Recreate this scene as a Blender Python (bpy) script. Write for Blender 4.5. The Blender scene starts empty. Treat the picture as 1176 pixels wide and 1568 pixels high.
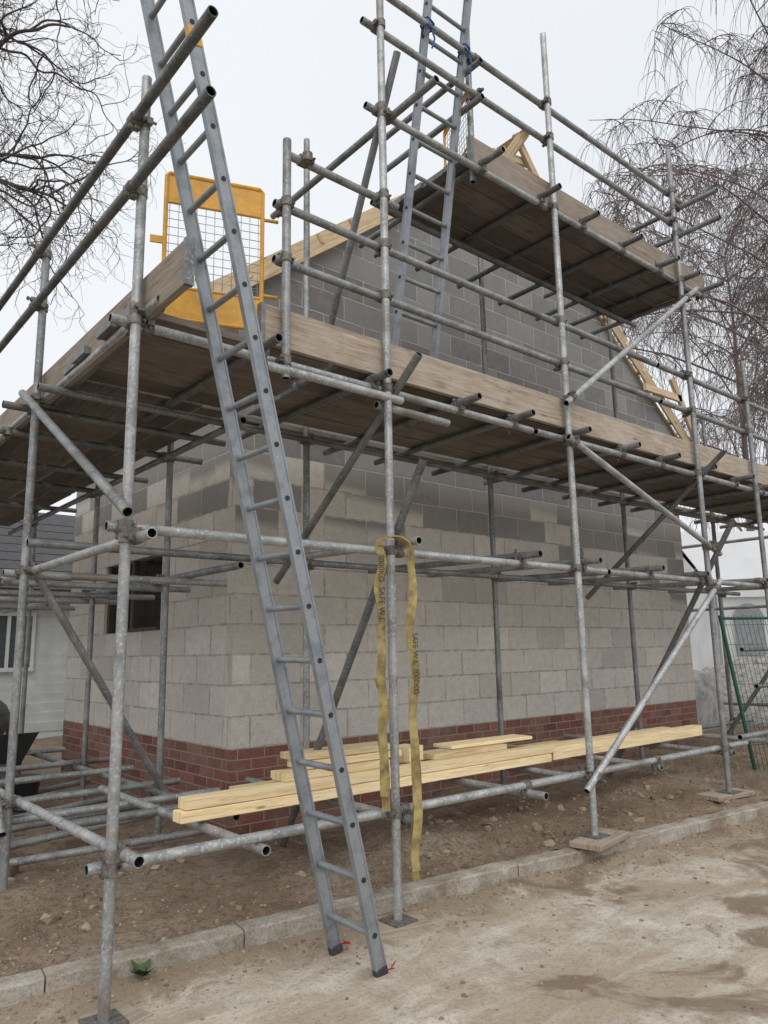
import bpy, bmesh, math, random
from mathutils import Vector, Matrix, noise
random.seed(7)
R=random.random
def U(a,b): return a+(b-a)*R()
scene=bpy.context.scene
V=Vector

# ------------------------------------------------------------ node helpers
def mat(name):
    m=bpy.data.materials.new(name); m.use_nodes=True
    nt=m.node_tree; b=nt.nodes["Principled BSDF"]
    return m,nt,b
def N(nt,t,**kw):
    n=nt.nodes.new(t)
    for k,v in kw.items():
        if k in n.inputs: n.inputs[k].default_value=v
        else: setattr(n,k,v)
    return n
def L(nt,a,b): nt.links.new(a,b)
def ramp(nt,src,stops,interp='LINEAR'):
    r=nt.nodes.new("ShaderNodeValToRGB"); r.color_ramp.interpolation=interp
    e=r.color_ramp.elements
    while len(e)<len(stops): e.new(0.5)
    for i,(p,c) in enumerate(stops):
        e[i].position=p; e[i].color=(c if len(c)==4 else (*c,1)) if not isinstance(c,(int,float)) else (c,c,c,1)
    L(nt,src,r.inputs[0]); return r
def mix(nt,fac,a,b,mode='MIX'):
    m=nt.nodes.new("ShaderNodeMix"); m.data_type='RGBA'; m.blend_type=mode
    for s,i in ((fac,0),(a,6),(b,7)):
        if isinstance(s,(int,float)): m.inputs[i].default_value=s
        elif isinstance(s,tuple): m.inputs[i].default_value=(*s,1)
        else: L(nt,s,m.inputs[i])
    return m.outputs[2]
def math_(nt,op,a,b=0.0,clamp=False):
    m=nt.nodes.new("ShaderNodeMath"); m.operation=op; m.use_clamp=clamp
    for s,i in ((a,0),(b,1)):
        if isinstance(s,(int,float)): m.inputs[i].default_value=s
        else: L(nt,s,m.inputs[i])
    return m.outputs[0]
def mapped(nt,out,scale=(1,1,1),loc=(0,0,0)):
    tc=nt.nodes.new("ShaderNodeTexCoord"); mp=nt.nodes.new("ShaderNodeMapping")
    mp.inputs['Scale'].default_value=scale; mp.inputs['Location'].default_value=loc
    L(nt,tc.outputs[out],mp.inputs[0]); return mp.outputs[0]
def noise_(nt,vec,scale,detail=5,rough=.6,dist=0):
    n=N(nt,"ShaderNodeTexNoise"); n.inputs['Scale'].default_value=scale; n.inputs['Detail'].default_value=detail
    n.inputs['Roughness'].default_value=rough; n.inputs['Distortion'].default_value=dist
    L(nt,vec,n.inputs['Vector']); return n.outputs['Fac']
def bump(nt,b,h,strength=.4,dist=.01):
    bp=N(nt,"ShaderNodeBump"); bp.inputs['Strength'].default_value=strength; bp.inputs['Distance'].default_value=dist
    L(nt,h,bp.inputs['Height']); L(nt,bp.outputs[0],b.inputs['Normal'])
def tintattr(nt):
    a=nt.nodes.new("ShaderNodeAttribute"); a.attribute_name="tint"; return a.outputs['Fac']

# ------------------------------------------------------------ materials
def m_galv():
    m,nt,b=mat("galvanised_steel")
    v=mapped(nt,'Object'); t=tintattr(nt)
    n1=noise_(nt,v,7,5,.65); n2=noise_(nt,v,60,3,.7); n3=noise_(nt,v,2.2,4,.6)
    base=ramp(nt,n1,[(.3,(.21,.22,.225)),(.5,(.36,.375,.38)),(.72,(.55,.56,.56))]).outputs[0]
    base=mix(nt,ramp(nt,n2,[(.52,0),(.7,1)]).outputs[0],base,(.66,.66,.64))
    rust=ramp(nt,n3,[(.56,0),(.70,.7)]).outputs[0]
    base=mix(nt,rust,base,(.21,.165,.125))
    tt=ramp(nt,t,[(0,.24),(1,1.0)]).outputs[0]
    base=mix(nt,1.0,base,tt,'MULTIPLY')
    L(nt,base,b.inputs['Base Color']); b.inputs['Metallic'].default_value=.4
    L(nt,ramp(nt,n1,[(.3,.6),(.7,.36)]).outputs[0],b.inputs['Roughness'])
    bump(nt,b,n2,.25,.003)
    return m
def m_coupler():
    m,nt,b=mat("coupler_steel")
    v=mapped(nt,'Object'); n=noise_(nt,v,35,4,.7)
    L(nt,ramp(nt,n,[(.3,(.06,.055,.05)),(.55,(.20,.185,.17)),(.75,(.34,.28,.22))]).outputs[0],b.inputs['Base Color'])
    b.inputs['Metallic'].default_value=.4; b.inputs['Roughness'].default_value=.6
    bump(nt,b,n,.5,.004); return m
def m_dark(name,c=(.02,.02,.02),r=.7):
    m,nt,b=mat(name); n=noise_(nt,mapped(nt,'Object'),20,3)
    L(nt,mix(nt,ramp(nt,n,[(.35,0),(.7,1)]).outputs[0],c,tuple(x*1.6 for x in c)),b.inputs['Base Color']); b.inputs['Roughness'].default_value=r; return m
def m_alu():
    m,nt,b=mat("ladder_aluminium")
    v=mapped(nt,'Object'); n=noise_(nt,v,9,5,.65); n2=noise_(nt,v,90,3,.6)
    c=ramp(nt,n,[(.3,(.18,.20,.22)),(.55,(.30,.325,.35)),(.8,(.27,.265,.255))]).outputs[0]
    c=mix(nt,ramp(nt,n2,[(.6,0),(.75,.55)]).outputs[0],c,(.50,.50,.48))
    L(nt,c,b.inputs['Base Color']); b.inputs['Metallic'].default_value=.45; b.inputs['Roughness'].default_value=.48
    bump(nt,b,n2,.15,.002); return m
def m_wood(name,dark,mid,light,grain=1.0,stain=0.0,staincol=(.34,.325,.305)):
    m,nt,b=mat(name)
    v=mapped(nt,'UV',(1.6,26,1)); vo=mapped(nt,'UV'); t=tintattr(nt)
    add=N(nt,"ShaderNodeVectorMath",operation='ADD'); comb=N(nt,"ShaderNodeCombineXYZ")
    L(nt,math_(nt,'MULTIPLY',t,37.0),comb.inputs[0]); L(nt,math_(nt,'MULTIPLY',t,91.0),comb.inputs[1])
    L(nt,v,add.inputs[0]); L(nt,comb.outputs[0],add.inputs[1])
    g=noise_(nt,add.outputs[0],1.6,7,.70,1.4*grain)
    base=ramp(nt,g,[(.3,dark),(.5,mid),(.7,light)]).outputs[0]
    vf=mapped(nt,'UV',(3.0,110,1)); a4=N(nt,"ShaderNodeVectorMath",operation='ADD'); L(nt,vf,a4.inputs[0]); L(nt,comb.outputs[0],a4.inputs[1])
    g2=noise_(nt,a4.outputs[0],1.3,3,.6,.3)
    base=mix(nt,ramp(nt,g2,[(.30,.7),(.42,0)]).outputs[0],base,tuple(x*.6 for x in dark))
    add2=N(nt,"ShaderNodeVectorMath",operation='ADD'); L(nt,vo,add2.inputs[0]); L(nt,comb.outputs[0],add2.inputs[1])
    s=noise_(nt,add2.outputs[0],3.5,5,.65)
    if stain: base=mix(nt,ramp(nt,s,[(.42,0),(.62,stain)]).outputs[0],base,staincol)
    base=mix(nt,1.0,base,ramp(nt,t,[(0,.66),(1,1.18)]).outputs[0],'MULTIPLY')
    k=N(nt,"ShaderNodeTexVoronoi"); mk=mapped(nt,'UV',(1.3,5.5,1)); a3=N(nt,"ShaderNodeVectorMath",operation='ADD'); L(nt,mk,a3.inputs[0]); L(nt,comb.outputs[0],a3.inputs[1])
    L(nt,a3.outputs[0],k.inputs['Vector']); k.inputs['Scale'].default_value=1.5
    base=mix(nt,ramp(nt,k.outputs['Distance'],[(.03,.85),(.09,0)]).outputs[0],base,tuple(x*.45 for x in dark))
    L(nt,base,b.inputs['Base Color']); b.inputs['Roughness'].default_value=.85
    bump(nt,b,g,.35,.004); return m
def m_block(upper=False):
    m,nt,b=mat("gable_blockwork" if upper else "blockwork")
    uv=mapped(nt,'UV',(1,1,1),(0,-0.77,0))
    nz=N(nt,"ShaderNodeTexNoise"); nz.inputs['Scale'].default_value=5.0; L(nt,uv,nz.inputs['Vector'])
    sub=N(nt,"ShaderNodeVectorMath",operation='SUBTRACT'); L(nt,nz.outputs['Color'],sub.inputs[0]); sub.inputs[1].default_value=(.5,.5,.5)
    sc=N(nt,"ShaderNodeVectorMath",operation='SCALE'); L(nt,sub.outputs[0],sc.inputs[0]); sc.inputs['Scale'].default_value=.014
    ad=N(nt,"ShaderNodeVectorMath",operation='ADD'); L(nt,uv,ad.inputs[0]); L(nt,sc.outputs[0],ad.inputs[1])
    br=N(nt,"ShaderNodeTexBrick"); L(nt,ad.outputs[0],br.inputs['Vector'])
    for k,v in (('Scale',1),('Mortar Size',.006),('Mortar Smooth',.3),('Bias',0),('Brick Width',.45),('Row Height',.225)): br.inputs[k].default_value=v
    br.inputs['Color1'].default_value=(0,0,0,1); br.inputs['Color2'].default_value=(1,1,1,1); br.inputs['Mortar'].default_value=(.5,.5,.5,1)
    rnd=br.outputs['Color']; fac=br.outputs['Fac']
    ob=mapped(nt,'Object')
    fine=noise_(nt,ob,85,5,.8); med=noise_(nt,ob,14,5,.7); big=noise_(nt,ob,1.1,4,.6)
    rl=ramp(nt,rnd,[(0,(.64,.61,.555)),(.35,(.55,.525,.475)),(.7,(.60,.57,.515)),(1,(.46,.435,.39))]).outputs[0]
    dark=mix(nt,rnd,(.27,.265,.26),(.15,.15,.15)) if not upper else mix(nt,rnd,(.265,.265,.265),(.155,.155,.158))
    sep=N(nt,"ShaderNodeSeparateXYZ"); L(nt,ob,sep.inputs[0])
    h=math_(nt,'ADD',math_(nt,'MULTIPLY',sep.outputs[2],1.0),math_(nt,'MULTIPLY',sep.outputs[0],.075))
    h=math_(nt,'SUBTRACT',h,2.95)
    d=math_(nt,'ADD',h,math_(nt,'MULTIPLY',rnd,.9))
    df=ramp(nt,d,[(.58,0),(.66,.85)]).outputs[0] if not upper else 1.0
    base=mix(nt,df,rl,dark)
    base=mix(nt,ramp(nt,fine,[(.36,.5),(.50,0)]).outputs[0],base,(.22,.21,.19))
    base=mix(nt,ramp(nt,fine,[(.56,0),(.72,.4)]).outputs[0],base,(.68,.65,.60) if not upper else (.42,.42,.41))
    base=mix(nt,ramp(nt,med,[(.35,.3),(.6,0)]).outputs[0],base,(.33,.30,.26))
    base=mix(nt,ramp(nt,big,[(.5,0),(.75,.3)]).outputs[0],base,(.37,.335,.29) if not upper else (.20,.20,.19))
    ml=mix(nt,ramp(nt,med,[(.42,0),(.58,1)]).outputs[0],(.31,.285,.25),(.52,.49,.44))
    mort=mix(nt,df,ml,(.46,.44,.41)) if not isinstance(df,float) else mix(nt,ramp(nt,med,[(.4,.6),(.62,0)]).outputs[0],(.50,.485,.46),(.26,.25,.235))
    base=mix(nt,fac,base,mort)
    br2=N(nt,"ShaderNodeTexBrick"); L(nt,ad.outputs[0],br2.inputs['Vector'])
    for k,v in (('Scale',1),('Mortar Size',.010),('Mortar Smooth',.6),('Bias',0),('Brick Width',.45),('Row Height',.225)): br2.inputs[k].default_value=v
    edge=math_(nt,'MULTIPLY',math_(nt,'SUBTRACT',br2.outputs['Fac'],fac,True),.42)
    base=mix(nt,edge,base,(.16,.15,.14))
    L(nt,base,b.inputs['Base Color']); b.inputs['Roughness'].default_value=.95
    hh=math_(nt,'SUBTRACT',math_(nt,'MULTIPLY',fine,.35),fac)
    bump(nt,b,hh,.75,.008); return m
def m_brick():
    m,nt,b=mat("red_brick")
    uv=mapped(nt,'UV',(1,1,1),(0.1,-0.77,0))
    br=N(nt,"ShaderNodeTexBrick"); L(nt,uv,br.inputs['Vector'])
    for k,v in (('Scale',1),('Mortar Size',.005),('Mortar Smooth',.3),('Bias',0),('Brick Width',.225),('Row Height',.075)): br.inputs[k].default_value=v
    br.inputs['Color1'].default_value=(0,0,0,1); br.inputs['Color2'].default_value=(1,1,1,1); br.inputs['Mortar'].default_value=(.5,.5,.5,1)
    ob=mapped(nt,'Object'); fine=noise_(nt,ob,70,5,.75); med=noise_(nt,ob,6,5,.65)
    base=ramp(nt,br.outputs['Color'],[(0,(.11,.042,.034)),(.35,(.22,.078,.055)),(.7,(.165,.078,.062)),(1,(.27,.12,.085))]).outputs[0]
    base=mix(nt,ramp(nt,fine,[(.52,0),(.72,.55)]).outputs[0],base,(.35,.22,.175))
    base=mix(nt,ramp(nt,med,[(.48,0),(.68,.5)]).outputs[0],base,(.25,.19,.15))
    base=mix(nt,br.outputs['Fac'],base,mix(nt,med,(.34,.30,.255),(.23,.19,.16)))
    L(nt,base,b.inputs['Base Color']); b.inputs['Roughness'].default_value=.9
    bump(nt,b,math_(nt,'SUBTRACT',math_(nt,'MULTIPLY',fine,.3),br.outputs['Fac']),.6,.006); return m
def m_simple(name,c,c2=None,rough=.6,scale=8,metal=0,bs=.1):
    m,nt,b=mat(name); n=noise_(nt,mapped(nt,'Object'),scale,5,.65)
    c2=c2 or tuple(x*.7 for x in c)
    L(nt,ramp(nt,n,[(.32,c2),(.62,c)]).outputs[0],b.inputs['Base Color']); b.inputs['Roughness'].default_value=rough; b.inputs['Metallic'].default_value=metal
    if bs: bump(nt,b,n,bs,.004)
    return m
def m_kerb():
    m,nt,b=mat("kerb_concrete"); v=mapped(nt,'Object')
    n=noise_(nt,v,5,6,.7); f=noise_(nt,v,70,5,.75)
    c=ramp(nt,n,[(.34,(.22,.175,.125)),(.5,(.36,.32,.265)),(.66,(.47,.44,.385))]).outputs[0]
    c=mix(nt,ramp(nt,f,[(.36,.6),(.5,0)]).outputs[0],c,(.14,.115,.09)); c=mix(nt,ramp(nt,f,[(.58,0),(.72,.5)]).outputs[0],c,(.56,.53,.48))
    L(nt,c,b.inputs['Base Color']); b.inputs['Roughness'].default_value=.95; bump(nt,b,math_(nt,'ADD',f,n),.8,.008); return m
def m_soil():
    m,nt,b=mat("stony_soil")
    v=mapped(nt,'Object'); n1=noise_(nt,v,1.4,5,.6); n2=noise_(nt,v,22,6,.75)
    vo=N(nt,"ShaderNodeTexVoronoi"); L(nt,v,vo.inputs['Vector']); vo.inputs['Scale'].default_value=60
    c=ramp(nt,n1,[(.3,(.19,.13,.085)),(.5,(.29,.215,.15)),(.7,(.39,.32,.245))]).outputs[0]
    c=mix(nt,ramp(nt,n2,[(.38,.7),(.52,0)]).outputs[0],c,(.12,.082,.054))
    sep=N(nt,"ShaderNodeSeparateColor"); L(nt,vo.outputs['Color'],sep.inputs[0])
    st=math_(nt,'MULTIPLY',ramp(nt,sep.outputs[0],[(.6,0),(.65,1)]).outputs[0],ramp(nt,vo.outputs['Distance'],[(.25,1),(.45,0)]).outputs[0])
    c=mix(nt,math_(nt,'MULTIPLY',st,.7),c,mix(nt,sep.outputs[1],(.47,.41,.33),(.27,.22,.17)))
    L(nt,c,b.inputs['Base Color']); b.inputs['Roughness'].default_value=.95
    bump(nt,b,math_(nt,'ADD',n2,math_(nt,'MULTIPLY',st,.5)),.95,.03); return m
def m_road():
    m,nt,b=mat("dusty_concrete_road")
    v=mapped(nt,'Object'); n1=noise_(nt,v,1.1,6,.62,.6); n2=noise_(nt,v,5.5,6,.72,.6); n3=noise_(nt,v,60,5,.75); n4=noise_(nt,mapped(nt,'Object',(1,1,1),(9,3,0)),1.6,5,.6,.8)
    n5=noise_(nt,mapped(nt,'Object',(.5,3.2,1),(2,7,0)),1.6,5,.65,.5)
    c=ramp(nt,n2,[(.32,(.32,.265,.20)),(.5,(.47,.42,.345)),(.66,(.61,.57,.495))]).outputs[0]
    c=mix(nt,ramp(nt,n1,[(.44,0),(.56,.85)]).outputs[0],c,(.37,.295,.215))
    c=mix(nt,ramp(nt,n5,[(.50,0),(.62,.6)]).outputs[0],c,(.59,.54,.465))
    c=mix(nt,ramp(nt,n3,[(.35,.55),(.5,0)]).outputs[0],c,(.18,.145,.11))
    c=mix(nt,ramp(nt,n3,[(.6,0),(.72,.4)]).outputs[0],c,(.64,.60,.54))
    sep=N(nt,"ShaderNodeSeparateXYZ"); L(nt,v,sep.inputs[0])
    kd=math_(nt,'SUBTRACT',math_(nt,'SUBTRACT',3.8,math_(nt,'MULTIPLY',sep.outputs[0],.13)),sep.outputs[1])
    so=math_(nt,'ADD',math_(nt,'MULTIPLY',kd,-1.3),math_(nt,'MULTIPLY',n2,1.6))
    c=mix(nt,ramp(nt,so,[(.30,0),(.55,.85)]).outputs[0],c,mix(nt,n3,(.15,.11,.075),(.35,.275,.195)))
    w=math_(nt,'ADD',n4,math_(nt,'MULTIPLY',math_(nt,'SUBTRACT',sep.outputs[0],3.8),.04))
    w=math_(nt,'ADD',w,math_(nt,'MULTIPLY',math_(nt,'SUBTRACT',2.5,sep.outputs[1]),.035))
    wet=ramp(nt,w,[(.545,0),(.61,1)]).outputs[0]
    c=mix(nt,math_(nt,'MULTIPLY',wet,.75),c,(.175,.12,.078))
    L(nt,c,b.inputs['Base Color'])
    L(nt,ramp(nt,wet,[(0,.93),(1,.5)]).outputs[0],b.inputs['Roughness'])
    bump(nt,b,math_(nt,'ADD',math_(nt,'MULTIPLY',n3,.5),n2),.7,.018); return m
def m_stone():
    m,nt,b=mat("stone"); t=tintattr(nt); n=noise_(nt,mapped(nt,'Object'),45,4,.7)
    c=ramp(nt,t,[(0,(.17,.12,.08)),(.35,(.28,.215,.155)),(.7,(.40,.34,.275)),(.9,(.50,.46,.41)),(1,(.28,.13,.09))]).outputs[0]
    c=mix(nt,ramp(nt,n,[(.3,.5),(.6,0)]).outputs[0],c,(.18,.135,.095))
    L(nt,c,b.inputs['Base Color']); b.inputs['Roughness'].default_value=.95; bump(nt,b,n,.5,.005); return m

GALV=m_galv(); COUP=m_coupler(); HOLE=m_dark("tube_bore",(.015,.015,.015)); ALU=m_alu()
BOARD=m_wood("scaffold_board_wood",(.07,.055,.044),(.145,.118,.095),(.235,.20,.165),1,.45,(.21,.19,.165))
TOE=m_wood("toe_board_wood",(.16,.12,.09),(.33,.262,.20),(.48,.405,.325),1,.5,(.41,.38,.335))
PINE=m_wood("new_pine_timber",(.62,.44,.22),(.84,.67,.40),(.90,.77,.53),.7,0)
ROOFT=m_wood("roof_timber",(.40,.28,.16),(.60,.46,.29),(.72,.59,.41),.7,0)
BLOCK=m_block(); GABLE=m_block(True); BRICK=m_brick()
KERB=m_kerb()
SOIL=m_soil(); ROAD=m_road(); STONE=m_stone()
YEL=m_simple("yellow_paint",(.72,.38,.045),(.52,.27,.035),.5,14)
WIRE=m_simple("zinc_wire",(.5,.51,.51),None,.4,20,.5,0)
STRAPM=m_simple("yellow_webbing",(.40,.315,.13),(.16,.125,.06),.9,14,0,.3)
BLACK=m_dark("black_print",(.02,.02,.02))
RED=m_simple("red_tape",(.6,.04,.03),None,.6)
ORANGE=m_simple("orange_paint",(.40,.12,.03),(.22,.08,.035),.6,12)
BLUE=m_simple("blue_rope",(.03,.10,.30),None,.8)
BARK=m_simple("bare_bark",(.10,.085,.078),(.055,.046,.042),.95,6,0,.3)
BIRCHM=m_simple("birch_twig",(.21,.165,.165),(.12,.095,.095),.95,3,0,0)
GREEN=m_simple("green_paint",(.015,.10,.06),(.01,.06,.04),.5)
TENT=m_simple("white_pvc_roof",(.90,.91,.92),(.84,.85,.86),.5,1.5,0,.1)
TENTW=m_simple("shaded_pvc_wall",(.78,.80,.81),(.64,.66,.67),.6,1.2,0,.1)  # greyer copy of the roof white, wall shading put into the colour
CLAD=m_simple("pale_cladding",(.60,.63,.62),(.48,.50,.49),.7,3)
GLASS=m_dark("window_glass",(.05,.06,.07),.1)
LEAF=m_simple("weed_leaf",(.07,.12,.035),(.04,.07,.02),.7,30)
COVER=m_simple("roof_and_light_block",(.09,.09,.095),None,.8)
GREYP=m_simple("grey_plastic",(.05,.055,.06),None,.5)
BAGM=m_simple("woven_bag",(.42,.42,.41),(.22,.21,.19),.9,7,0,.5)
FRAME=m_simple("dark_frame",(.07,.05,.04),None,.7)

# ------------------------------------------------------------ mesh builder
class MB:
    def __init__(s): s.v=[];s.f=[];s.uv=[];s.t=[];s.m=[]
    def face(s,idx,uvs,t,m=0): s.f.append(idx); s.uv+=uvs; s.t+=[t]*len(idx); s.m.append(m)
    def box(s,c,ax,d,t=None,m=0):
        t=R() if t is None else t
        c=V(c); a=[V(x).normalized()*(y/2) for x,y in zip(ax,d)]
        b=len(s.v)
        for i in (-1,1):
            for j in (-1,1):
                for k in (-1,1): s.v.append(c+a[0]*i+a[1]*j+a[2]*k)
        Lx,Ly,Lz=d
        def q(ids,w,h): s.face([b+i for i in ids],[(0,0),(w,0),(w,h),(0,h)],t,m)
        q((2,6,7,3),Lx,Lz); q((4,0,1,5),-Lx,Lz); q((1,5,7,3),Lx,Ly)
        s.face([b+i for i in (2,6,4,0)],[(0,Ly),(Lx,Ly),(Lx,0),(0,0)],t,m)
        q((0,1,3,2),.02,Ly); q((4,6,7,5),.02,Ly)
    def abox(s,x0,x1,y0,y1,z0,z1,t=None,m=0):
        s.box(((x0+x1)/2,(y0+y1)/2,(z0+z1)/2),((1,0,0),(0,1,0),(0,0,1)),(x1-x0,y1-y0,z1-z0),t,m)
    def tube(s,p,q,r=.0245,t=None,n=14,hollow=True,m=0,mh=1,caps=True):
        t=U(.35,1) if t is None else t
        p=V(p);q=V(q);d=(q-p); Ln=d.length; d.normalize()
        a=d.orthogonal().normalized(); c=d.cross(a)
        b=len(s.v)
        ring=lambda o,rr:[o+(a*math.cos(k*2*math.pi/n)+c*math.sin(k*2*math.pi/n))*rr for k in range(n)]
        s.v+=ring(p,r)+ring(q,r)
        for k in range(n):
            j=(k+1)%n; s.face([b+k,b+j,b+n+j,b+n+k],[(0,0),(0,.1),(Ln,.1),(Ln,0)],t,m)
        if not caps: return
        if not hollow:
            s.face([b+k for k in range(n)][::-1],[(0,0)]*n,t,m); s.face([b+n+k for k in range(n)],[(0,0)]*n,t,m); return
        for o,base,sg in ((p,b,1),(q,b+n,-1)):
            e=len(s.v); s.v+=ring(o,r*.83)+ring(o+d*sg*.05,r*.83)
            for k in range(n):
                j=(k+1)%n
                f1=[base+k,e+k,e+j,base+j]; f2=[e+k,e+n+k,e+n+j,e+j]
                if sg<0: f1.reverse(); f2.reverse()
                s.face(f1,[(0,0)]*4,t,m); s.face(f2,[(0,0)]*4,t,mh)
            fc=[e+n+k for k in range(n)]
            if sg>0: fc.reverse()
            s.face(fc,[(0,0)]*n,t,mh)  # near-black disc and bore wall, inner shade put into the colour
    def poly(s,pts,rad,n=4,t=None,m=0):
        t=R() if t is None else t
        b=len(s.v); prev=None
        for i,p in enumerate(pts):
            d=(pts[min(i+1,len(pts)-1)]-pts[max(i-1,0)]).normalized()
            a=d.orthogonal().normalized() if prev is None else (prev-d*prev.dot(d)).normalized()
            prev=a; c=d.cross(a)
            for k in range(n):
                s.v.append(p+(a*math.cos(k*2*math.pi/n)+c*math.sin(k*2*math.pi/n))*rad[i])
        for i in range(len(pts)-1):
            for k in range(n):
                j=(k+1)%n; s.face([b+i*n+k,b+i*n+j,b+(i+1)*n+j,b+(i+1)*n+k],[(0,0)]*4,t,m)
    def obj(s,name,mats,parent=None,smooth=True,bevel=0,fixn=False):
        me=bpy.data.meshes.new(name); me.from_pydata([tuple(v) for v in s.v],[],s.f)
        uvl=me.uv_layers.new(name="UVMap"); flat=[x for u in s.uv for x in u]; uvl.data.foreach_set('uv',flat)
        at=me.attributes.new("tint",'FLOAT','CORNER'); at.data.foreach_set('value',s.t)
        for mm in mats: me.materials.append(mm)
        me.polygons.foreach_set('material_index',s.m)
        if smooth: me.shade_smooth()
        me.update()
        if fixn:
            bm=bmesh.new(); bm.from_mesh(me); bmesh.ops.recalc_face_normals(bm,faces=bm.faces); bm.to_mesh(me); bm.free()
        o=bpy.data.objects.new(name,me); scene.collection.objects.link(o)
        if parent: o.parent=parent
        if bevel:
            b=o.modifiers.new("b",'BEVEL'); b.width=bevel; b.segments=2; b.limit_method='ANGLE'
        return o
def flat(o): o.data.shade_flat(); return o
def autos(o,ang=40):
    me=o.data; me.shade_smooth()
    try: me.set_sharp_from_angle(angle=math.radians(ang))
    except Exception: pass
    return o
def empty(name):
    e=bpy.data.objects.new(name,None); scene.collection.objects.link(e); return e
X=V((1,0,0));Y=V((0,1,0));Z=V((0,0,1))

# ------------------------------------------------------------ terrain
def kerb_y(x): return 3.72-0.13*(x-0.6)
def road_z(x): return .012*max(-2,min(x,12))
def sm(a,b,x): x=max(0,min(1,(x-a)/(b-a))); return x*x*(3-2*x)
def soil_z(x,y):
    d=y-kerb_y(x)-.12
    base=road_z(x)+.075+.06*sm(0,.9,d)+.02*sm(2,8,x)
    n=noise.fractal(V((x*1.3,y*1.3,3)),1,2,5)*.05*sm(0,.25,d+.05)+noise.fractal(V((x*7,y*7,1)),1,2,4)*.022
    far=sm(12,30,max(abs(x),abs(y)))
    return (base+n)*(1-far)+.05*far
def grid(name,xs,ys,zf,m):
    nx,ny=len(xs),len(ys); vs=[];fs=[]
    for j,v in enumerate(ys):
        for i,x in enumerate(xs):
            y=v(x) if callable(v) else v
            vs.append((x,y,zf(x,y)))
    for j in range(ny-1):
        for i in range(nx-1):
            a=j*nx+i; fs.append((a,a+1,a+nx+1,a+nx))
    me=bpy.data.meshes.new(name); me.from_pydata(vs,[],fs); me.materials.append(m); me.shade_smooth()
    o=bpy.data.objects.new(name,me); scene.collection.objects.link(o); return o
def spaced(lo,a,b,hi,st):
    r=[]; x=a
    while x<b: r.append(x); x+=st
    s=st; x=b
    while x<hi: r.append(x); x+=s; s*=1.25
    r.append(hi); s=st; x=a-st; l=[]
    while x>lo: l.append(x); s*=1.25; x-=s
    l.append(lo); return l[::-1]+r
xs=spaced(-60,-1.5,10,70,.035)
def offs(k): return lambda x:kerb_y(max(-8,min(x,14)))+.105+k
ks=[];k=0.;st=.03
while k<90:
    ks.append(k); k+=st
    if k>2.6: st*=1.12
grid("soil_bank",xs,[offs(k) for k in ks],soil_z,SOIL)
def rz(x,y):
    f=sm(10,30,max(abs(x),abs(y)))
    kd=kerb_y(x)-y
    return road_z(x)*(1-f)+(noise.fractal(V((x*.8,y*.8,8)),1,2,5)*.012+noise.fractal(V((x*5,y*5,8)),1,2,4)*.005)*(1-f)+.03*(1-sm(0,.26,kd))*(.6+noise.noise(V((x*3,y*3,0))))
ks2=[];k=0.;st=.035
while k<70:
    ks2.append(k); k+=st
    if k>4.5: st*=1.2
xr=spaced(-60,-.5,9,70,.045)
grid("concrete_road",xr,[ (lambda kk:(lambda x:kerb_y(max(-8,min(x,14)))+.02-kk))(k) for k in ks2][::-1],rz,ROAD)
g=MB(); g.abox(-300,300,-300,300,-.6,-.35); flat(g.obj("ground",[SOIL],fixn=True))
# kerb stones
mb=MB(); x=-6.0; ang=math.atan(-.13); ax=V((math.cos(ang),math.sin(ang),0)); ay=V((-math.sin(ang),math.cos(ang),0))
while x<16:
    Lk=.9; nseg=44; jy=U(-.006,.006); jz=U(-.006,.006); t0=R()
    prof=[(0,-.2),(0,.02),(0,.055),(.0,.084),(.009,.093),(.05,.095),(.112,.094),(.12,.086),(.12,-.2)]
    b=len(mb.v)
    for i in range(nseg+1):
        xx=x+(Lk-.007)*i/nseg*ax.x
        for (py,pz) in prof:
            nn=noise.fractal(V((xx*9,py*12,pz*12+t0)),1,2,4); chip=max(0,noise.fractal(V((xx*8,t0*20,2)),1,2,3)-.45)*.06 if pz>.08 and py<.03 else 0
            p=V((xx,kerb_y(xx),road_z(xx)))+ay*(py+jy+nn*.004+chip*.8)+Z*(pz+jz+nn*.0045-chip)
            mb.v.append(p)
    P=len(prof)
    for i in range(nseg):
        for k in range(P-1):
            a=b+i*P+k; mb.face([a,a+P,a+P+1,a+1],[(0,0)]*4,t0)
    mb.face([b+k for k in range(P)],[(0,0)]*P,t0); mb.face([b+nseg*P+k for k in range(P)][::-1],[(0,0)]*P,t0)
    x+=Lk*ax.x
autos(mb.obj("kerb",[KERB]),28)

# rubble stones: one object
mb=MB()
ico=[V(v) for v in [(0,0,-1),(.72,-.53,-.45),(-.28,-.85,-.45),(-.89,0,-.45),(-.28,.85,-.45),(.72,.53,-.45),(.28,-.85,.45),(-.72,-.53,.45),(-.72,.53,.45),(.28,.85,.45),(.89,0,.45),(0,0,1)]]
icf=[(0,1,2),(1,0,5),(0,2,3),(0,3,4),(0,4,5),(1,5,10),(2,1,6),(3,2,7),(4,3,8),(5,4,9),(1,10,6),(2,6,7),(3,7,8),(4,8,9),(5,9,10),(6,10,11),(7,6,11),(8,7,11),(9,8,11),(10,9,11)]
def stone(x,y,z,s,t=None):
    rot=Matrix.Rotation(U(0,6.28),3,'Z')@Matrix.Rotation(U(0,6.28),3,'X')
    sc=(s*U(.8,1.5),s*U(.7,1.1),s*U(.5,.9)); b=len(mb.v); t=U(.0,.7) if t is None else t
    for v in ico:
        w=v*U(.7,1.25); w=rot@V((w.x*sc[0],w.y*sc[1],w.z*sc[2])); mb.v.append(V((x,y,z))+w)
    for f in icf: mb.face([b+i for i in f],[(0,0)]*3,t)
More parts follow.
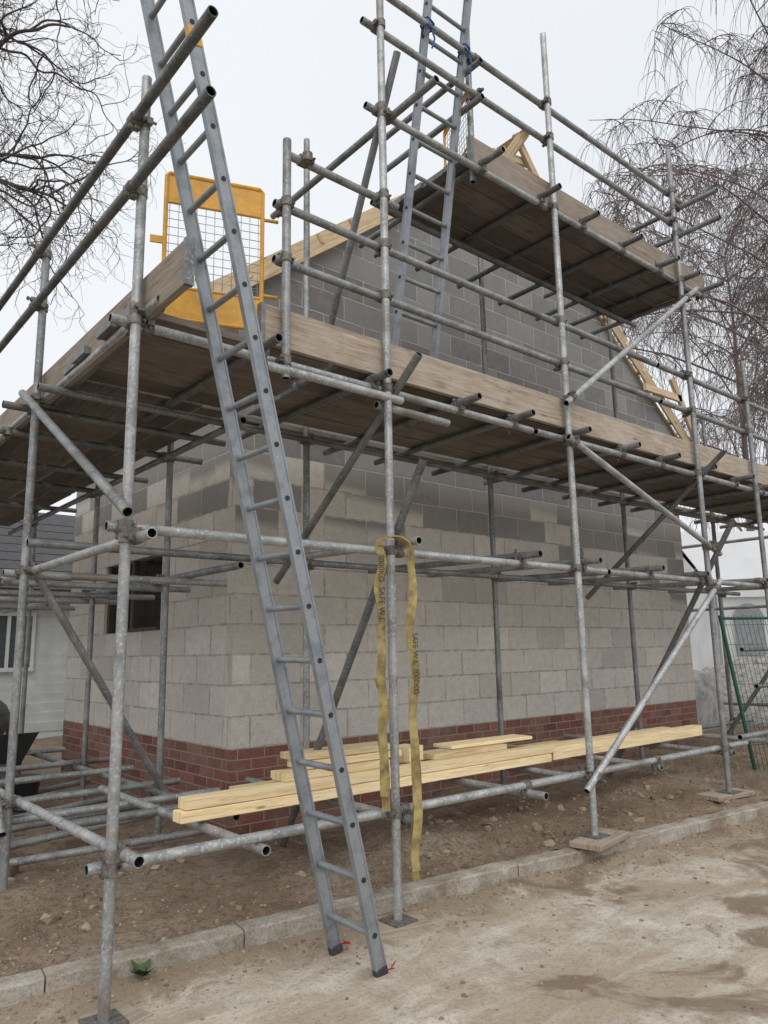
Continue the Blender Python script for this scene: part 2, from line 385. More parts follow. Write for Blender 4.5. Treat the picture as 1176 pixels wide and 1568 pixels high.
for i in range(12000):
    x=U(.2,10.5); d=abs(random.gauss(0,.9)) if R()<.6 else U(0,4)
    if noise.noise(V((x*1.5,d*2,5)))<-.05 and R()<.8: continue
    y=kerb_y(x)+.13+d
    if x>2.77 and y>5.05: continue
    s=.003+.009*R()**2.8
    if R()<.02: s=U(.014,.030)
    stone(x,y,soil_z(x,y)+s*.1,s)
for i in range(4200):
    x=U(.3,9); d=abs(random.gauss(0,.2)) if R()<.75 else U(0,2.2); y=kerb_y(x)-.01-d
    s=.0025+.010*R()**3
    stone(x,y,rz(x,y)+s*.1,s,U(0,.7))
for i in range(70):
    x=U(3.0,7.5); y=kerb_y(x)+U(.2,1.2); s=U(.015,.04); stone(x,y,soil_z(x,y)+s*.1,s,U(0,.6))
for i in range(32):
    x=U(.5,2.4); y=U(4.3,6.2); s=U(.015,.05); stone(x,y,soil_z(x,y)+s*.1,s,U(0,.7))
flat(mb.obj("rubble",[STONE]))

# ------------------------------------------------------------ building
bld=empty("block_building")
X0,X1,Y0,Y1=2.77,9.41,5.05,8.8; ZB=.77; ZE=4.33; ZA=6.92
def wallmesh(name,polys,mats,th_dir,th):
    w=MB()
    for pts,ua,mi in polys:
        n=len(pts); b=len(w.v); pts=[V(p) for p in pts]; T=V(th_dir)*th
        w.v+=pts+[p+T for p in pts]
        uv=[(p[ua],p.z) for p in pts]
        w.face(list(range(b,b+n)),uv,.5,mi)
        w.face([b+n+i for i in range(n)][::-1],uv[::-1],.5,mi)
        for i in range(n):
            j=(i+1)%n; pi,pj=pts[i],pts[j]
            w.face([b+j,b+i,b+n+i,b+n+j],[(pj.x+pj.y,pj.z),(pi.x+pi.y,pi.z),((pi+T).x+(pi+T).y,pi.z),((pj+T).x+(pj+T).y,pj.z)],.5,mi)
    o=w.obj(name,mats,bld,False,0,True); o.data.shade_flat(); return o
def rect(a,b,z0,z1): return [(a[0],a[1],z0),(b[0],b[1],z0),(b[0],b[1],z1),(a[0],a[1],z1)]
zt=3.02
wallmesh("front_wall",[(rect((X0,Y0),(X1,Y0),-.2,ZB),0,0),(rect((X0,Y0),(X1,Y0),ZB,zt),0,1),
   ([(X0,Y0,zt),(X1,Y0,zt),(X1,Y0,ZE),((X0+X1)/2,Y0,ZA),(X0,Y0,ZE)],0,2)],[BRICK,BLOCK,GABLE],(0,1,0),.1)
wy0,wy1,wz0,wz1=6.35,7.72,1.67,2.345
ya=Y0+.1
wallmesh("left_wall",[(rect((X0,Y1),(X0,ya),-.2,ZB),1,0),(rect((X0,Y1),(X0,ya),ZB,wz0),1,1),
   (rect((X0,wy0),(X0,ya),wz0,wz1),1,1),(rect((X0,Y1),(X0,wy1),wz0,wz1),1,1),(rect((X0,Y1),(X0,ya),wz1,ZE),1,1)],[BRICK,BLOCK],(1,0,0),.1)
wallmesh("right_wall",[(rect((X1-.1,ya),(X1-.1,Y1),-.2,ZB),1,0),(rect((X1-.1,ya),(X1-.1,Y1),ZB,ZE),1,1)],[BRICK,BLOCK],(1,0,0),.1)
wallmesh("back_wall",[(rect((X0+.1,Y1-.1),(X1-.1,Y1-.1),-.2,ZE),0,0)],[BLOCK],(0,1,0),.1)
w=MB(); w.abox(X0+.1,X1-.1,ya,Y1-.1,.3,.35); w.abox(X0+1.9,X0+2.0,ya,Y1-.1,.35,ZE-.1)
w.obj("interior",[m_simple("interior_shade",(.10,.10,.10))],bld,False,0,True)  # floor and partition coloured dark, painting the shade behind the window
w=MB()
for y in (wy0+.03,7.08,wy1-.03): w.abox(X0+.03,X0+.08,y-.03,y+.03,wz0,wz1)
w.abox(X0-.01,X0+.09,wy0+.06,7.05,wz0,wz0+.03); w.obj("window_frame",[FRAME],bld,False,0,True)
# roof
rf=MB(); mxx=(X0+X1)/2; slope=(ZA-ZE)/(mxx-X0); sl=V((1,0,slope)).normalized(); sr=V((-1,0,slope)).normalized()
nl=V((-slope,0,1)).normalized(); nr=V((slope,0,1)).normalized()
def rafter(y,w,h,off,side,over=.35,trunc=0,t=None):
    d,nn,ex=(sl,nl,X0) if side<0 else (sr,nr,X1)
    s0=V((ex,y,ZE))-d*over; s1=V((mxx,y,ZA))-d*trunc
    c=(s0+s1)/2+nn*(off+h/2); rf.box(c,(d,Y,nn),((s1-s0).length,w,h),t)
for side in (-1,1):
    rafter(Y0-.08,.022,.16,-.02,side,.45)
    rafter(Y0+.05,.10,.05,.004,side,.4)
    for y in (5.5,6.1,6.7,7.3,7.9,8.5): rafter(y,.045,.12,.004,side,.4)
    rafter(Y0+.3,.045,.10,.06,side,.4)
for k in range(9):
    for side in (-1,1):
        d,nn,ex=(sl,nl,X0) if side<0 else (sr,nr,X1)
        p=V((ex,0,ZE))+d*(.1+k*.45)+nn*.09; rf.box((p.x,Y0+.1,p.z),(Y,d,nn),(.4,.045,.09))
rf.box((X0-.33,6.95,ZE-.28),(Y,X,Z),(3.9,.022,.17)); rf.box((X1+.33,6.95,ZE-.28),(Y,X,Z),(3.9,.022,.17))
rf.box((9.55,Y0-.15,4.55),(V((.55,0,-.83)),Y,V((.83,0,.55))),(1.1,.04,.09)); rf.box((9.0,Y0-.15,4.75),(V((1,0,.02)),Y,Z),(.9,.04,.09))
def stick(p,q,w=.045,h=.095):
    p=V(p);q=V(q);d=(q-p).normalized(); s_=d.cross(Y).normalized(); rf.box((p+q)/2,(d,Y,s_),((q-p).length,w,h))
stick((5.95,5.0,6.75),(6.50,5.0,7.50)); stick((6.40,5.06,7.47),(6.95,5.06,6.80)); stick((6.05,5.12,7.10),(6.75,5.12,7.25)); stick((6.3,5.5,6.9),(6.45,4.95,7.42)); stick((6.42,5.9,7.40),(6.43,4.9,7.42))
stick((5.75,5.18,6.65),(6.35,5.18,7.30)); stick((6.5,5.24,7.1),(7.15,5.24,7.02))
rf.obj("roof_timbers",[ROOFT],bld,False,0,True)
rm=MB()  # added roof sheets, mostly hidden, keep sky light out of the interior
for side in (-1,1):
    d,nn,ex=(sl,nl,X0) if side<0 else (sr,nr,X1)
    s0=V((ex,7.1,ZE))-d*.2; s1=V((mxx,7.1,ZA)); rm.box((s0+s1)/2+nn*.14,(d,Y,nn),((s1-s0).length,3.3,.01))
rm.obj("roof_and_light_block",[COVER],bld,False,0,True)

# ------------------------------------------------------------ scaffolding
sc=empty("scaffolding")
st=MB(); lg=MB(); tr=MB(); br=MB(); cp=MB(); bd=MB(); tb=MB(); pl=MB(); hp=MB()
def add_c(p1,d1,p2,d2):
    p1=V(p1);p2=V(p2);d1=V(d1).normalized();d2=V(d2).normalized(); off=(p2-p1)
    if off.length<.01: off=V((0,.05,0))
    n=off.normalized(); m=(p1+p2)/2; r=.031; h=.026
    cp.tube(p1-d1*h,p1+d1*h,r,.5,12,False); cp.tube(p2-d2*h,p2+d2*h,r,.5,12,False)
    s1=d1.cross(n).normalized(); s2=d2.cross(n).normalized()
    cp.box(m,(d1,s1,n),(.05,.05,.03))
    for pp,ss,dd in ((p1,s1,d1),(p2,s2,d2)):
        sgn=random.choice((-1,1)); e=pp+ss*sgn*.038+n*random.choice((-.012,.012))
        cp.box(e,(dd,ss,n),(.034,.022,.03))
        cp.tube(e-n*.035,e+n*.04,.0075,.5,6,False); cp.tube(e+n*.024,e+n*.036,.0135,.5,6,False)
YO=3.27; YL=3.32; YI=4.5
ZLOW,ZMID,ZDK=.59,2.02,3.0
def standard(x,y,z0,z1,t=None,lean=0):
    st.tube((x-lean,y,z0),(x+U(-.006,.006),y,z1),t=t)
    pl.box((x-lean,y,z0+.004),(X,Y,Z),(.15,.15,.008))
outer=[(1.25,.02,4.29,.75),(2.8,.05,6.4,.8),(4.58,.19,6.48,.98),(6.51,.23,6.28,.55),(7.66,.25,4.35,.6),(9.5,.26,4.4,.6),(11.3,.26,4.4,.5)]
for x,z0,z1,t in outer: standard(x,YO,z0,z1,t)
inner=[(3.05,.12,5.5,.6),(5.06,.14,6.3,.3),(7.2,.16,6.25,.35),(9.2,.16,4.4,.35)]
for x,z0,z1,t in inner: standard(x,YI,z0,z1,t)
LX=1.25; LI=2.4
for y,z1 in ((4.85,4.22),(6.35,4.55),(8.1,4.5),(9.8,4.4)): standard(LX,y,.12,z1,.5)
for y in (5.42,7.0,9.0): standard(LI,y,.12,3.1,.5)
def ledX(y,z,x0,x1,t=None,at=None,ys=None,zs=None):
    lg.tube((x0,y,z),(x1,y,z+U(-.006,.006)),t=t)
    for sx in (at or []): add_c((sx,ys,z),Z,(sx,y,z),X)
ox=[o[0] for o in outer]; ix=[i[0] for i in inner]
ledX(YL,ZLOW,1.17,7.0,.98,ox[:4],YO); ledX(YL+.0,ZLOW+.05,6.9,11.6,.6,ox[4:],YO)
ledX(YL,ZMID,1.18,5.0,.98,ox[:3],YO); ledX(YL+.005,ZMID+.0,5.05,11.5,.85,ox[3:],YO)
ledX(YL,ZDK,1.15,4.2,.9,ox[:2],YO); ledX(YL,ZDK-.0,4.25,8.0,.8,ox[2:4],YO); ledX(YL,ZDK,8.05,11.5,.7,ox[4:],YO)
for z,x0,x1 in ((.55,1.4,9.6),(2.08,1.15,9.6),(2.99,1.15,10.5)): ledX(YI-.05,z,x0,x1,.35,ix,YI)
ledX(YL-.06,ZDK-.06,1.95,2.9,.98); ledX(YL-.0,ZDK-.1,2.75,3.35,.8)
for z in (3.60,3.94): ledX(YL,z,2.03,6.0,.6,[2.08,2.8,4.58],YO); ledX(YL+.004,z+.0,6.05,11.4,.6,ox[3:],YO)
st.tube((2.08,YO+.0,2.9),(2.08,YO,4.33),t=.5); add_c((2.08,YO,3.0),Z,(2.08,YL,3.0),X)
ledX(YL,4.28,2.13,2.95,.6,[2.22,2.8],YO)
ledX(YL,4.90,2.7,7.05,.85,ox[1:4],YO)
ledX(YL+.8,4.90,3.4,7.1,.4)
for z in (5.52,5.84): ledX(YL,z,2.68,6.78,.7,ox[1:4],YO)
st.tube((3.78,3.40,4.85),(3.78,3.40,6.22),t=.8); add_c((3.78,3.40,5.55),Z,(3.78,YL,5.52),X); add_c((3.78,3.40,5.87),Z,(3.78,YL,5.84),X)
def ledY(x,z,y0,y1,t=None,at=(),xs_=None):
    lg.tube((x,y0,z),(x,y1,z),t=t)
    for sy in at: add_c((xs_,sy,z),Z,(x,sy,z),Y)
oy=[3.27,4.85,6.35,8.1]
for z,t in ((ZLOW+.05,.95),(ZMID-.05,.95),(ZDK+.05-.0,.7)): ledY(LX+.05,z,3.1,10.2,t,oy,LX)
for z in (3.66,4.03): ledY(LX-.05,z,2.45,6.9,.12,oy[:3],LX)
for z in (.5,2.0,2.95): ledY(LI-.05,z,4.2,9.9,.4,(5.42,7.0,9.0),LI)
for y in (4.9,5.5,6.4,7.1,8.2):
    for z in (.53,1.95,2.99):
        x0=1.05+U(-.05,.1); tr.tube((x0,y,z+.0),(2.68+U(-.1,.05),y,z),t=U(.4,.9) if z<2.5 else U(.1,.4)); add_c((LX,y,z),Z,(LX,y+.04,z),X)  # deck-level tubes get a darker tint, under-deck shade put into colour
for x in (1.33,1.95,2.72,3.45,4.0,4.66,5.35,5.95,6.6,7.3,7.9,8.6,9.4,10.1):
    tr.tube((x,3.13+U(-.03,.05),ZDK+.048),(x+U(-.03,.03),4.85,ZDK+.045),t=U(.1,.5)); add_c((x,YL,ZDK),X,(x,YL,ZDK+.048),Y)  # low tint paints the shade below the deck onto these transoms
for x in (2.9,4.0,4.68,5.6,6.42,7.6,8.8):
    tr.tube((x,3.2+U(-.08,.04),ZMID+.05),(x,4.95,ZMID+.10),t=U(.3,.8)); add_c((x,YL,ZMID),X,(x,YL,ZMID+.05),Y)
ZT=ZLOW-.03
for x in (1.98,2.9,3.95,4.66,5.5,6.6,7.6):
    tr.tube((x,3.18+U(-.02,.1),ZT-.02),(x+U(-.04,.04),4.98 if x>2.7 else 5.4,ZT),t=U(.7,1))
    if x>2.5: add_c((x,YL,ZLOW),X,(x,YL,ZT-.02),Y)
for x in (3.78,4.45,5.0,5.6,6.2,6.62,7.0): tr.tube((x,3.12+U(-.03,.03),4.948),(x,4.75,4.948),t=U(.1,.4)); add_c((x,YL,4.90),X,(x,YL,4.948),Y)  # platform transoms tinted dark too, shade painted in
tr.tube((2.86,2.83,4.85),(2.86,4.7,4.85),t=.4); add_c((2.8,YO,4.85),Z,(2.86,YO,4.85),Y)
for z in (5.38,5.66): tr.tube((6.57,2.86,z),(6.57,4.9,z),t=.4); add_c((6.51,YO,z),Z,(6.57,YO,z),Y)
for z in (5.4,5.7): tr.tube((3.70,3.2,z),(3.70,4.3,z),t=.4)
def brace(p,q,t=.6): br.tube(p,q,t=t)
brace((4.45,YO-.05,.50),(6.62,YO-.05,2.02),.95); brace((4.50,YO-.05,3.24),(6.72,YO-.05,4.85),.95); brace((4.50,YO-.05,2.98),(6.66,YO-.05,2.26),.9)
for a,b_ in (((4.58,YO,.58),(4.58,YO-.05,.58)),((6.51,YO,1.95),(6.51,YO-.05,1.95)),((4.58,YO,3.3),(4.58,YO-.05,3.3)),((6.51,YO,4.7),(6.51,YO-.05,4.7)),((4.58,YO,2.95),(4.58,YO-.05,2.95)),((6.51,YO,2.32),(6.51,YO-.05,2.32))):
    add_c(a,Z,b_,V((.8,0,.6)))
for x in (2.86,6.57): brace((x,3.04,2.52),(x,4.55,.12),.2)
for x in (2.86,6.57): brace((x,3.05,3.16),(x,4.6,1.95),.25)
brace((2.86,3.18,5.28),(2.90,4.25,3.12),.2)
brace((1.19,4.95,3.1),(1.19,3.1,2.05),.4); brace((1.30,4.9,2.0),(2.42,5.3,.45),.5); brace((1.19,6.4,2.1),(1.19,4.7,.5),.5)
brace((9.0,3.2,2.1),(9.1,4.6,.3),.4)
for y in (4.6,6.2,8): standard(11.3,y,.2,4.4,.4)
for z in (.6,2.0,3.0): ledY(11.35,z,3.1,8.4,.6,(),11.3)
for z in (1.0,1.4): ledX(3.6+z*.3,z,8.6,11.6,.5)
def bands(c,d,wv,nv,L_,w,th):
    for s_ in (-1,1): hp.box(V(c)+d*s_*(L_/2-.012),(d,wv,nv),(.028,w+.004,th+.004),.3)
def boards_x(x0,x1,ya,yb,z,seg=3.9,mbd=bd):
    n=int(round((yb-ya)/.232)); w=(yb-ya)/n
    for i in range(n):
        xx=x0+U(-.06,.06)
        while xx<x1-.2:
            e=min(xx+seg*U(.85,1.02),x1+U(-.05,.06)); yy=ya+w*(i+.5)
            d_=V((1,U(-.003,.003),U(-.002,.002))).normalized(); w_=V((0,1,U(-.02,.02))).normalized(); c=((xx+e)/2,yy,z+.019+U(-.003,.004)); ww=w-U(.008,.022)
            mbd.box(c,(d_,w_,Z),(e-xx-.015,ww,.038)); bands(c,d_,w_,Z,e-xx-.015,ww,.038); xx=e
def boards_y(y0,y1,xa,xb,z,seg=3.9):
    n=int(round((xb-xa)/.232)); w=(xb-xa)/n
    for i in range(n):
        yy=y0+U(-.05,.05)
        while yy<y1-.2:
            e=min(yy+seg*U(.85,1.02),y1); xx=xa+w*(i+.5)
            bd.box((xx,(yy+e)/2,z+.019+U(-.003,.004)),(V((U(-.003,.003),1,0)),V((-1,0,U(-.02,.02))),Z),(e-yy-.015,w-U(.008,.022),.038)); yy=e
boards_x(2.45,11.4,3.35,4.42,ZDK+.078)
boards_x(1.28,2.44,3.35,4.42,ZDK+.080,1.3)
boards_y(4.44,10.2,1.28,2.42,ZDK+.080)
boards_x(2.45,10.0,4.56,4.78,ZDK+.078)
boards_x(3.66,7.02,3.36,4.28,4.978)
def toe(p,q,z0,h=.22,th=.038,t=None):
    p=V(p);q=V(q); d=(q-p).normalized(); c=(p+q)/2+Z*(z0+h/2); tb.box(c,(d,Z,Z.cross(d)),((q-p).length,h,th),t); bands(c,d,Z,Z.cross(d),(q-p).length,h,th)
toe((1.95,3.33+.0,0),(4.62,3.33,0),ZDK+.09,.225,t=.85); toe((4.64,3.335,0),(8.5,3.335,.004),ZDK+.085,.215,t=.98); toe((8.5,3.33,0),(11.4,3.33,0),ZDK+.09,.22,t=.7)
toe((1.31,2.83,0),(1.31,6.7,0),ZDK-.0+.02,.215,t=.12); toe((1.31,6.75,0),(1.31,10,0),ZDK+.03,.215,t=.6)
toe((3.68,3.335,0),(7.08,3.335,0),4.925,.22,t=.22)
toe((7.06,3.36,0),(7.06,4.3,0),4.98,.22,t=.3)
for x,y in ((1.25,3.27),(2.8,3.27),(4.6,3.24),(6.5,3.3),(3.05,4.5),(5.06,4.5),(2.4,5.42),(1.25,4.85),(7.2,4.5)):
    z=[o[1] for o in outer if abs(o[0]-x)<.05 and y<3.4]; z=z[0] if z else .12
    if x in (2.4,3.05,5.06,7.2): z=.14
    a=U(-.5,.5); tb.box((x,y,z-.02),(V((math.cos(a),math.sin(a),0)),V((-math.sin(a),math.cos(a),0)),Z),(.5 if y>3.4 or x>3 else .32,.22,.036),.6)
autos(st.obj("standards",[GALV,HOLE],sc)); autos(lg.obj("ledgers",[GALV,HOLE],sc)); autos(tr.obj("transoms",[GALV,HOLE],sc)); autos(br.obj("braces",[GALV,HOLE],sc))
autos(cp.obj("couplers",[COUP],sc,fixn=True)); pl.obj("base_plates",[COUP],sc,False,0,True)
bd.obj("deck_boards",[BOARD],sc,False,.004,True); tb.obj("toe_boards",[TOE],sc,False,.004,True); hp.obj("board_end_bands",[GALV],sc,False,0,True)

# ------------------------------------------------------------ ladders
def ladder(name,f0,f1,t0,t1,pitch=.25):
    e=empty(name); a=MB(); f0,f1,t0,t1=map(V,(f0,f1,t0,t1)); d=(t0-f0).normalized(); w=(f1-f0).normalized(); n=d.cross(w).normalized()
    Ln=(t0-f0).length
    for f,t in ((f0,t0),(f1,t1)):
        a.box((f+t)/2,(d,w,n),(Ln,.024,.062),.5)
        for s in (-1,1): a.box((f+t)/2+n*s*.027,(d,w,n),(Ln-.002,.030,.009),.5)
    k=.17
    while k<Ln-.1:
        a.tube(f0+d*k,f1+(t1-f1).normalized()*k,.0155,.5,12,False)
        for f,s in ((f0,-1),(f1,1)): a.tube(f+d*k+w*s*.0121,f+d*k+w*s*.016,.012,.5,10,False,1)
        k+=pitch
    o=a.obj("stiles_and_rungs",[ALU,HOLE],e,fixn=True); autos(o)
    r=MB()
    for f in (f0,f1): r.box(f+d*.005,(d,w,n),(.04,.033,.068),.5)
    r.obj("rubber_feet",[GREYP],e,False,.005,True)
    return e,d,w,n
e1,d1,w1,n1=ladder("ladder",(2.34,3.20,.04),(2.34,2.86,.035),(.97,3.20,5.65),(.97,2.86,5.65))
r=MB()
for y in (3.20,2.86):
    for k in range(6):
        a=U(0,6.28); r.box((2.36+math.cos(a)*.035,y-.02+math.sin(a)*.03,.045+U(0,.02)),(V((U(-1,1),U(-1,1),.3)),V((U(-1,1),U(-1,1),1)),V((.3,U(-1,1),0))),(.04,.012,.003))
r.obj("red_tags",[RED],e1,False)
yl=MB(); p=V((2.34,2.86,.035))+d1*4.35; yl.box(p,(d1,w1,n1),(.09,.0315,.0635)); yl.obj("labels",[YEL],e1,False,0,True)
e2,d2,w2,n2=ladder("ladder.001",(3.29,3.84,3.14),(3.67,3.84,3.14),(3.29,3.22,6.55),(3.67,3.22,6.55))
rp=MB()
for x,z in ((3.29,5.86),(3.29,5.8),(3.67,5.82),(3.67,5.86)):
    pts=[V((x+.035*math.cos(a)+U(-.01,.01),3.33+.05*math.sin(a),z+.03*math.sin(a*2+1))) for a in [k*.8 for k in range(9)]]; rp.poly(pts,[.008]*9,6)
for x in (3.29,3.67): rp.poly([V((x,3.29,5.8)),V((x+.01,3.27,5.7)),V((x-.01,3.28,5.62))],[.007]*3,6)
rp.obj("lashing_rope",[BLUE],e2)

# ------------------------------------------------------------ yellow ladder gates
def gate(name,a,b_,z0,z1,kick=.16,top=.16,hinge=True):
    e=empty(name); a=V(a);b_=V(b_); d=(b_-a).normalized(); n=Z.cross(d); w=(b_-a).length
    f=MB(); P=lambda u,z:a+d*u+Z*z
    c=.05; pts=[P(c,z0),P(w-c,z0),P(w-c*.3,z0+c*.3),P(w,z0+c),P(w,z1-c*.3),P(w-c*.3,z1),P(c*.3,z1),P(0,z1-c*.3),P(0,z0+c),P(c*.3,z0+c*.3),P(c,z0)]
    f.poly(pts,[.012]*len(pts),8)
    if kick>.1: f.box(P(w/2,z0+kick/2+.012),(d,n,Z),(w-.02,.006,kick)); f.box(P(w/2,z1-top/2-.008),(d,n,Z),(w-.02,.006,top))
    f.tube(P(.01,z0+kick+.02),P(w-.01,z0+kick+.02),.009,.5,8,False); f.tube(P(.01,z1-top-.01),P(w-.01,z1-top-.01),.009,.5,8,False)
    if hinge:
        f.box(P(-.04,(z0+z1)/2+.02),(d,n,Z),(.07,.01,.04))
        for z in (z0+.2,z1-.18): f.tube(P(w,z),P(w+.09,z),.010,.5,8,False)
    autos(f.obj("frame",[YEL],e,fixn=True))
    g=MB(); u=.02
    while u<w-.01: g.tube(P(u,z0+kick),P(u,z1-top),.0022,.5,5,False); u+=.048
    z=z0+kick+.03
    while z<z1-top: g.tube(P(.01,z)+n*.004,P(w-.01,z)+n*.004,.0022,.5,5,False); z+=.048
    g.obj("wire_mesh",[WIRE],e)
    return e
gate("ladder_gate",(1.50,3.56,0),(1.99,3.38,0),3.19,4.03)
gate("ladder_gate.001",(4.06,3.95,0),(3.84,3.45,0),5.2,5.72,.03,.03,False)
for z in (3.39,3.85): add_c((2.08,YO,z),Z,(2.03,YO+.06,z),X)

# ------------------------------------------------------------ new timber stack
tm=empty("timber_stack"); t=MB(); zt0=ZT+.0275
def joist(x0,x1,y,z,w=.1,h=.047,a=0,tt=None): t.box(((x0+x1)/2,y,z+h/2),(V((1,a,0)),V((-a,1,0)),Z),(x1-x0,w,h),U(.1,.95) if tt is None else tt)
joist(1.83,4.9,3.90,zt0,.1,.058,tt=.9); joist(1.86,4.95,3.905,zt0+.062,.1,.058,tt=.6); joist(4.96,7.30,3.93,zt0,.1,.095,tt=.8)
joist(2.45,6.9,4.03,zt0,.1,.10); joist(2.3,5.4,4.16,zt0,.1,.09)
joist(2.50,3.32,3.99,zt0+.122,.15,.045,.03); joist(2.60,3.42,4.17,zt0+.10,.12,.044,.0)
joist(2.66,3.46,4.05,zt0+.171,.19,.042,.04); joist(2.64,3.40,4.08,zt0+.217,.2,.040,-.03)
joist(3.72,4.5,4.04,zt0+.122,.2,.036,.03); joist(3.98,4.85,4.10,zt0+.162,.2,.024,-.03); joist(3.50,3.66,4.05,zt0+.122,.16,.10,.2)
t.obj("joists",[PINE],tm,False,.003,True)

# ------------------------------------------------------------ lifting sling over the ledger
def ribbon(s,pts,w,th,wd,tw=0):
    for i,(p,q) in enumerate(zip(pts[:-1],pts[1:])):
        d=(q-p); ww=(Matrix.Rotation(tw*math.sin(i*.31+p.x*9),3,'Z')@wd); s.box((p+q)/2,(d,ww,d.cross(ww)),(d.length*1.06,w,th),.5)
def path(x0,x1,y,z0,z1,n=26,amp=.02):
    return [V((x0+(x1-x0)*i/n+amp*math.sin(i*.55)*(i/n),y+.015*math.sin(i*.8)*(i/n),z0+(z1-z0)*i/n)) for i in range(n+1)]
wd=V((.80,-.55,0)).normalized()
slg=empty("lifting_sling"); s=MB()
ribbon(s,path(2.665,2.655,3.20,.70,2.03,40,.012),.048,.005,wd,.4)
ribbon(s,path(2.70,2.68,3.23,.62,1.3,18,.02),.045,.005,wd,.6)
ribbon(s,[V((2.655+.108*(1-math.cos(a)),3.20,2.03+.06*math.sin(a))) for a in [k*math.pi/14 for k in range(15)]],.05,.009,V((.2,-1,0)).normalized())
ribbon(s,[V((2.87+.012*math.sin(i*.4),3.18+.01*math.sin(i*.6),2.03-(2.03-.30)*i/46)) for i in range(47)],.048,.005,wd,.35)
ribbon(s,[V((2.90-.02*math.sin(i*.35+.4),3.22,.24+.65*i/16)) for i in range(17)],.045,.005,wd,.6)
s.obj("webbing",[STRAPM],slg,False,0,True)
def text(body,loc,size):
    cu=bpy.data.curves.new("t",'FONT'); cu.body=body; cu.size=size; cu.extrude=.0005; cu.align_x='LEFT'; cu.align_y='CENTER'
    o=bpy.data.objects.new("print",cu); scene.collection.objects.link(o)
    nrm=wd.cross(Z).normalized()
    if nrm.y>0: nrm=-nrm
    xax=-Z; yax=nrm.cross(xax)
    o.matrix_world=Matrix.Translation(loc)@Matrix((xax,yax,nrm)).transposed().to_4x4()
    cu.materials.append(BLACK); o.parent=slg
text("3000KG  SAFE W.L",V((2.648,3.178,1.98)),.046)
text("SAFE W.L. 3000KG",V((2.867,3.156,1.55)),.042)

# ------------------------------------------------------------ right: fence panel, marquee
fe=empty("mesh_fence_panel"); f=MB()
a=V((7.76,3.6,.12)); at_=V((7.56,3.72,1.75)); du=V((1.6,-.9,0)).normalized(); wv=1.7
for k in (0,1): f.tube(a+du*wv*k,at_+du*wv*k,.019,.5,10,False)
up=(at_-a)
for k in (0.02,.98): f.tube(a+up*k,a+up*k+du*wv,.014,.5,10,False)
f2=MB(); k=.05
while k<wv: f2.tube(a+du*k,a+up+du*k,.0025,.5,5,False); k+=.05
k=.1
while k<1: f2.tube(a+up*k,a+up*k+du*wv,.0025,.5,5,False); k+=.12
autos(f.obj("frame",[GREEN],fe)); f2.obj("wires",[GREEN],fe)
tn=empty("marquee_tent"); m_=MB()
o=V((22.6,11.3,0)); da=V((.80,-.60,0)).normalized(); db=V((.60,.80,0)).normalized(); Wd,Dp=14.,6.6; ev,rg=3.15,5.45
def P3(u,v,z): return o+da*u+db*v+Z*z
def quad(M,ps,mi=0): b=len(M.v); M.v+=ps; M.face(list(range(b,b+len(ps))),[(0,0)]*len(ps),.5,mi)
quad(m_,[P3(0,0,0),P3(0,Dp,0),P3(0,Dp,ev),P3(0,Dp/2,rg),P3(0,0,ev)],1)
quad(m_,[P3(Wd,0,0),P3(Wd,Dp,0),P3(Wd,Dp,ev),P3(Wd,Dp/2,rg),P3(Wd,0,ev)],1)
nb=56; f_=lambda i:.12*abs(math.sin(i*math.pi/8))
prs=[(-.02,ev,0)]+[(Dp/2*k,ev+(rg-ev)*(math.sin(k*math.pi/2)*.45+k*.55),k*(1-k)*4) for k in (.15,.3,.5,.7,.85,1)]
for i in range(nb):
    u0_,u1_=Wd*i/nb,Wd*(i+1)/nb
    quad(m_,[P3(u0_,0,0),P3(u1_,0,0),P3(u1_,-f_(i+1),ev*.5),P3(u0_,-f_(i),ev*.5)],1); quad(m_,[P3(u0_,-f_(i),ev*.5),P3(u1_,-f_(i+1),ev*.5),P3(u1_,-.02,ev),P3(u0_,-.02,ev)],1)
    for (v0,z0,w0),(v1,z1,w1) in zip(prs[:-1],prs[1:]):
        quad(m_,[P3(u0_,v0,z0-f_(i)*w0),P3(u1_,v0,z0-f_(i+1)*w0),P3(u1_,v1,z1-f_(i+1)*w1),P3(u0_,v1,z1-f_(i)*w1)])
quad(m_,[P3(0,Dp,ev),P3(Wd,Dp,ev),P3(Wd,Dp/2,rg),P3(0,Dp/2,rg)]); quad(m_,[P3(0,Dp,0),P3(Wd,Dp,0),P3(Wd,Dp,ev),P3(0,Dp,ev)],1)
m_.box(P3(Wd/2,-.17,ev-.10),(da,db,Z),(Wd+.2,.02,.32),.5,0)
for i in range(8): m_.tube(P3(i*2,-.2,0),P3(i*2,-.2,ev),.04,.5,8,False,2)
for k in range(7):
    c_=P3(k*2+1,-.16,1.7); m_.box(c_,(da,Z,db),(.9,1.1,.03),.5,2); m_.tube(c_+Z*.55-db*.016,c_+Z*.55+db*.016,.45,.5,20,False,2)
flat(m_.obj("canvas",[TENT,TENTW,m_simple("clear_panel",(.33,.36,.38),None,.3)],tn))
sh=MB(); nn_=40
for i in range(nn_):
    for j in range(nn_):
        x=10.5+i*.2; y=3.2+j*.16; dx=(i/(nn_-1)-.5)*2; dy=(j/(nn_-1)-.5)*2; rr=max(0,1-math.hypot(dx,dy))
        sh.v.append(V((x,y,.05+rr**.8*1.25+noise.fractal(V((x*1.7,y*1.7,0)),1,2,5)*.22*min(1,rr*4))))
for i in range(nn_-1):
    for j in range(nn_-1): a_=i*nn_+j; sh.face([a_,a_+nn_,a_+nn_+1,a_+1],[(0,0)]*4,.5)
sh.obj("spoil_heap",[m_simple("grey_spoil",(.36,.34,.31),(.14,.125,.11),.95,9,0,.9)])
bg=MB()
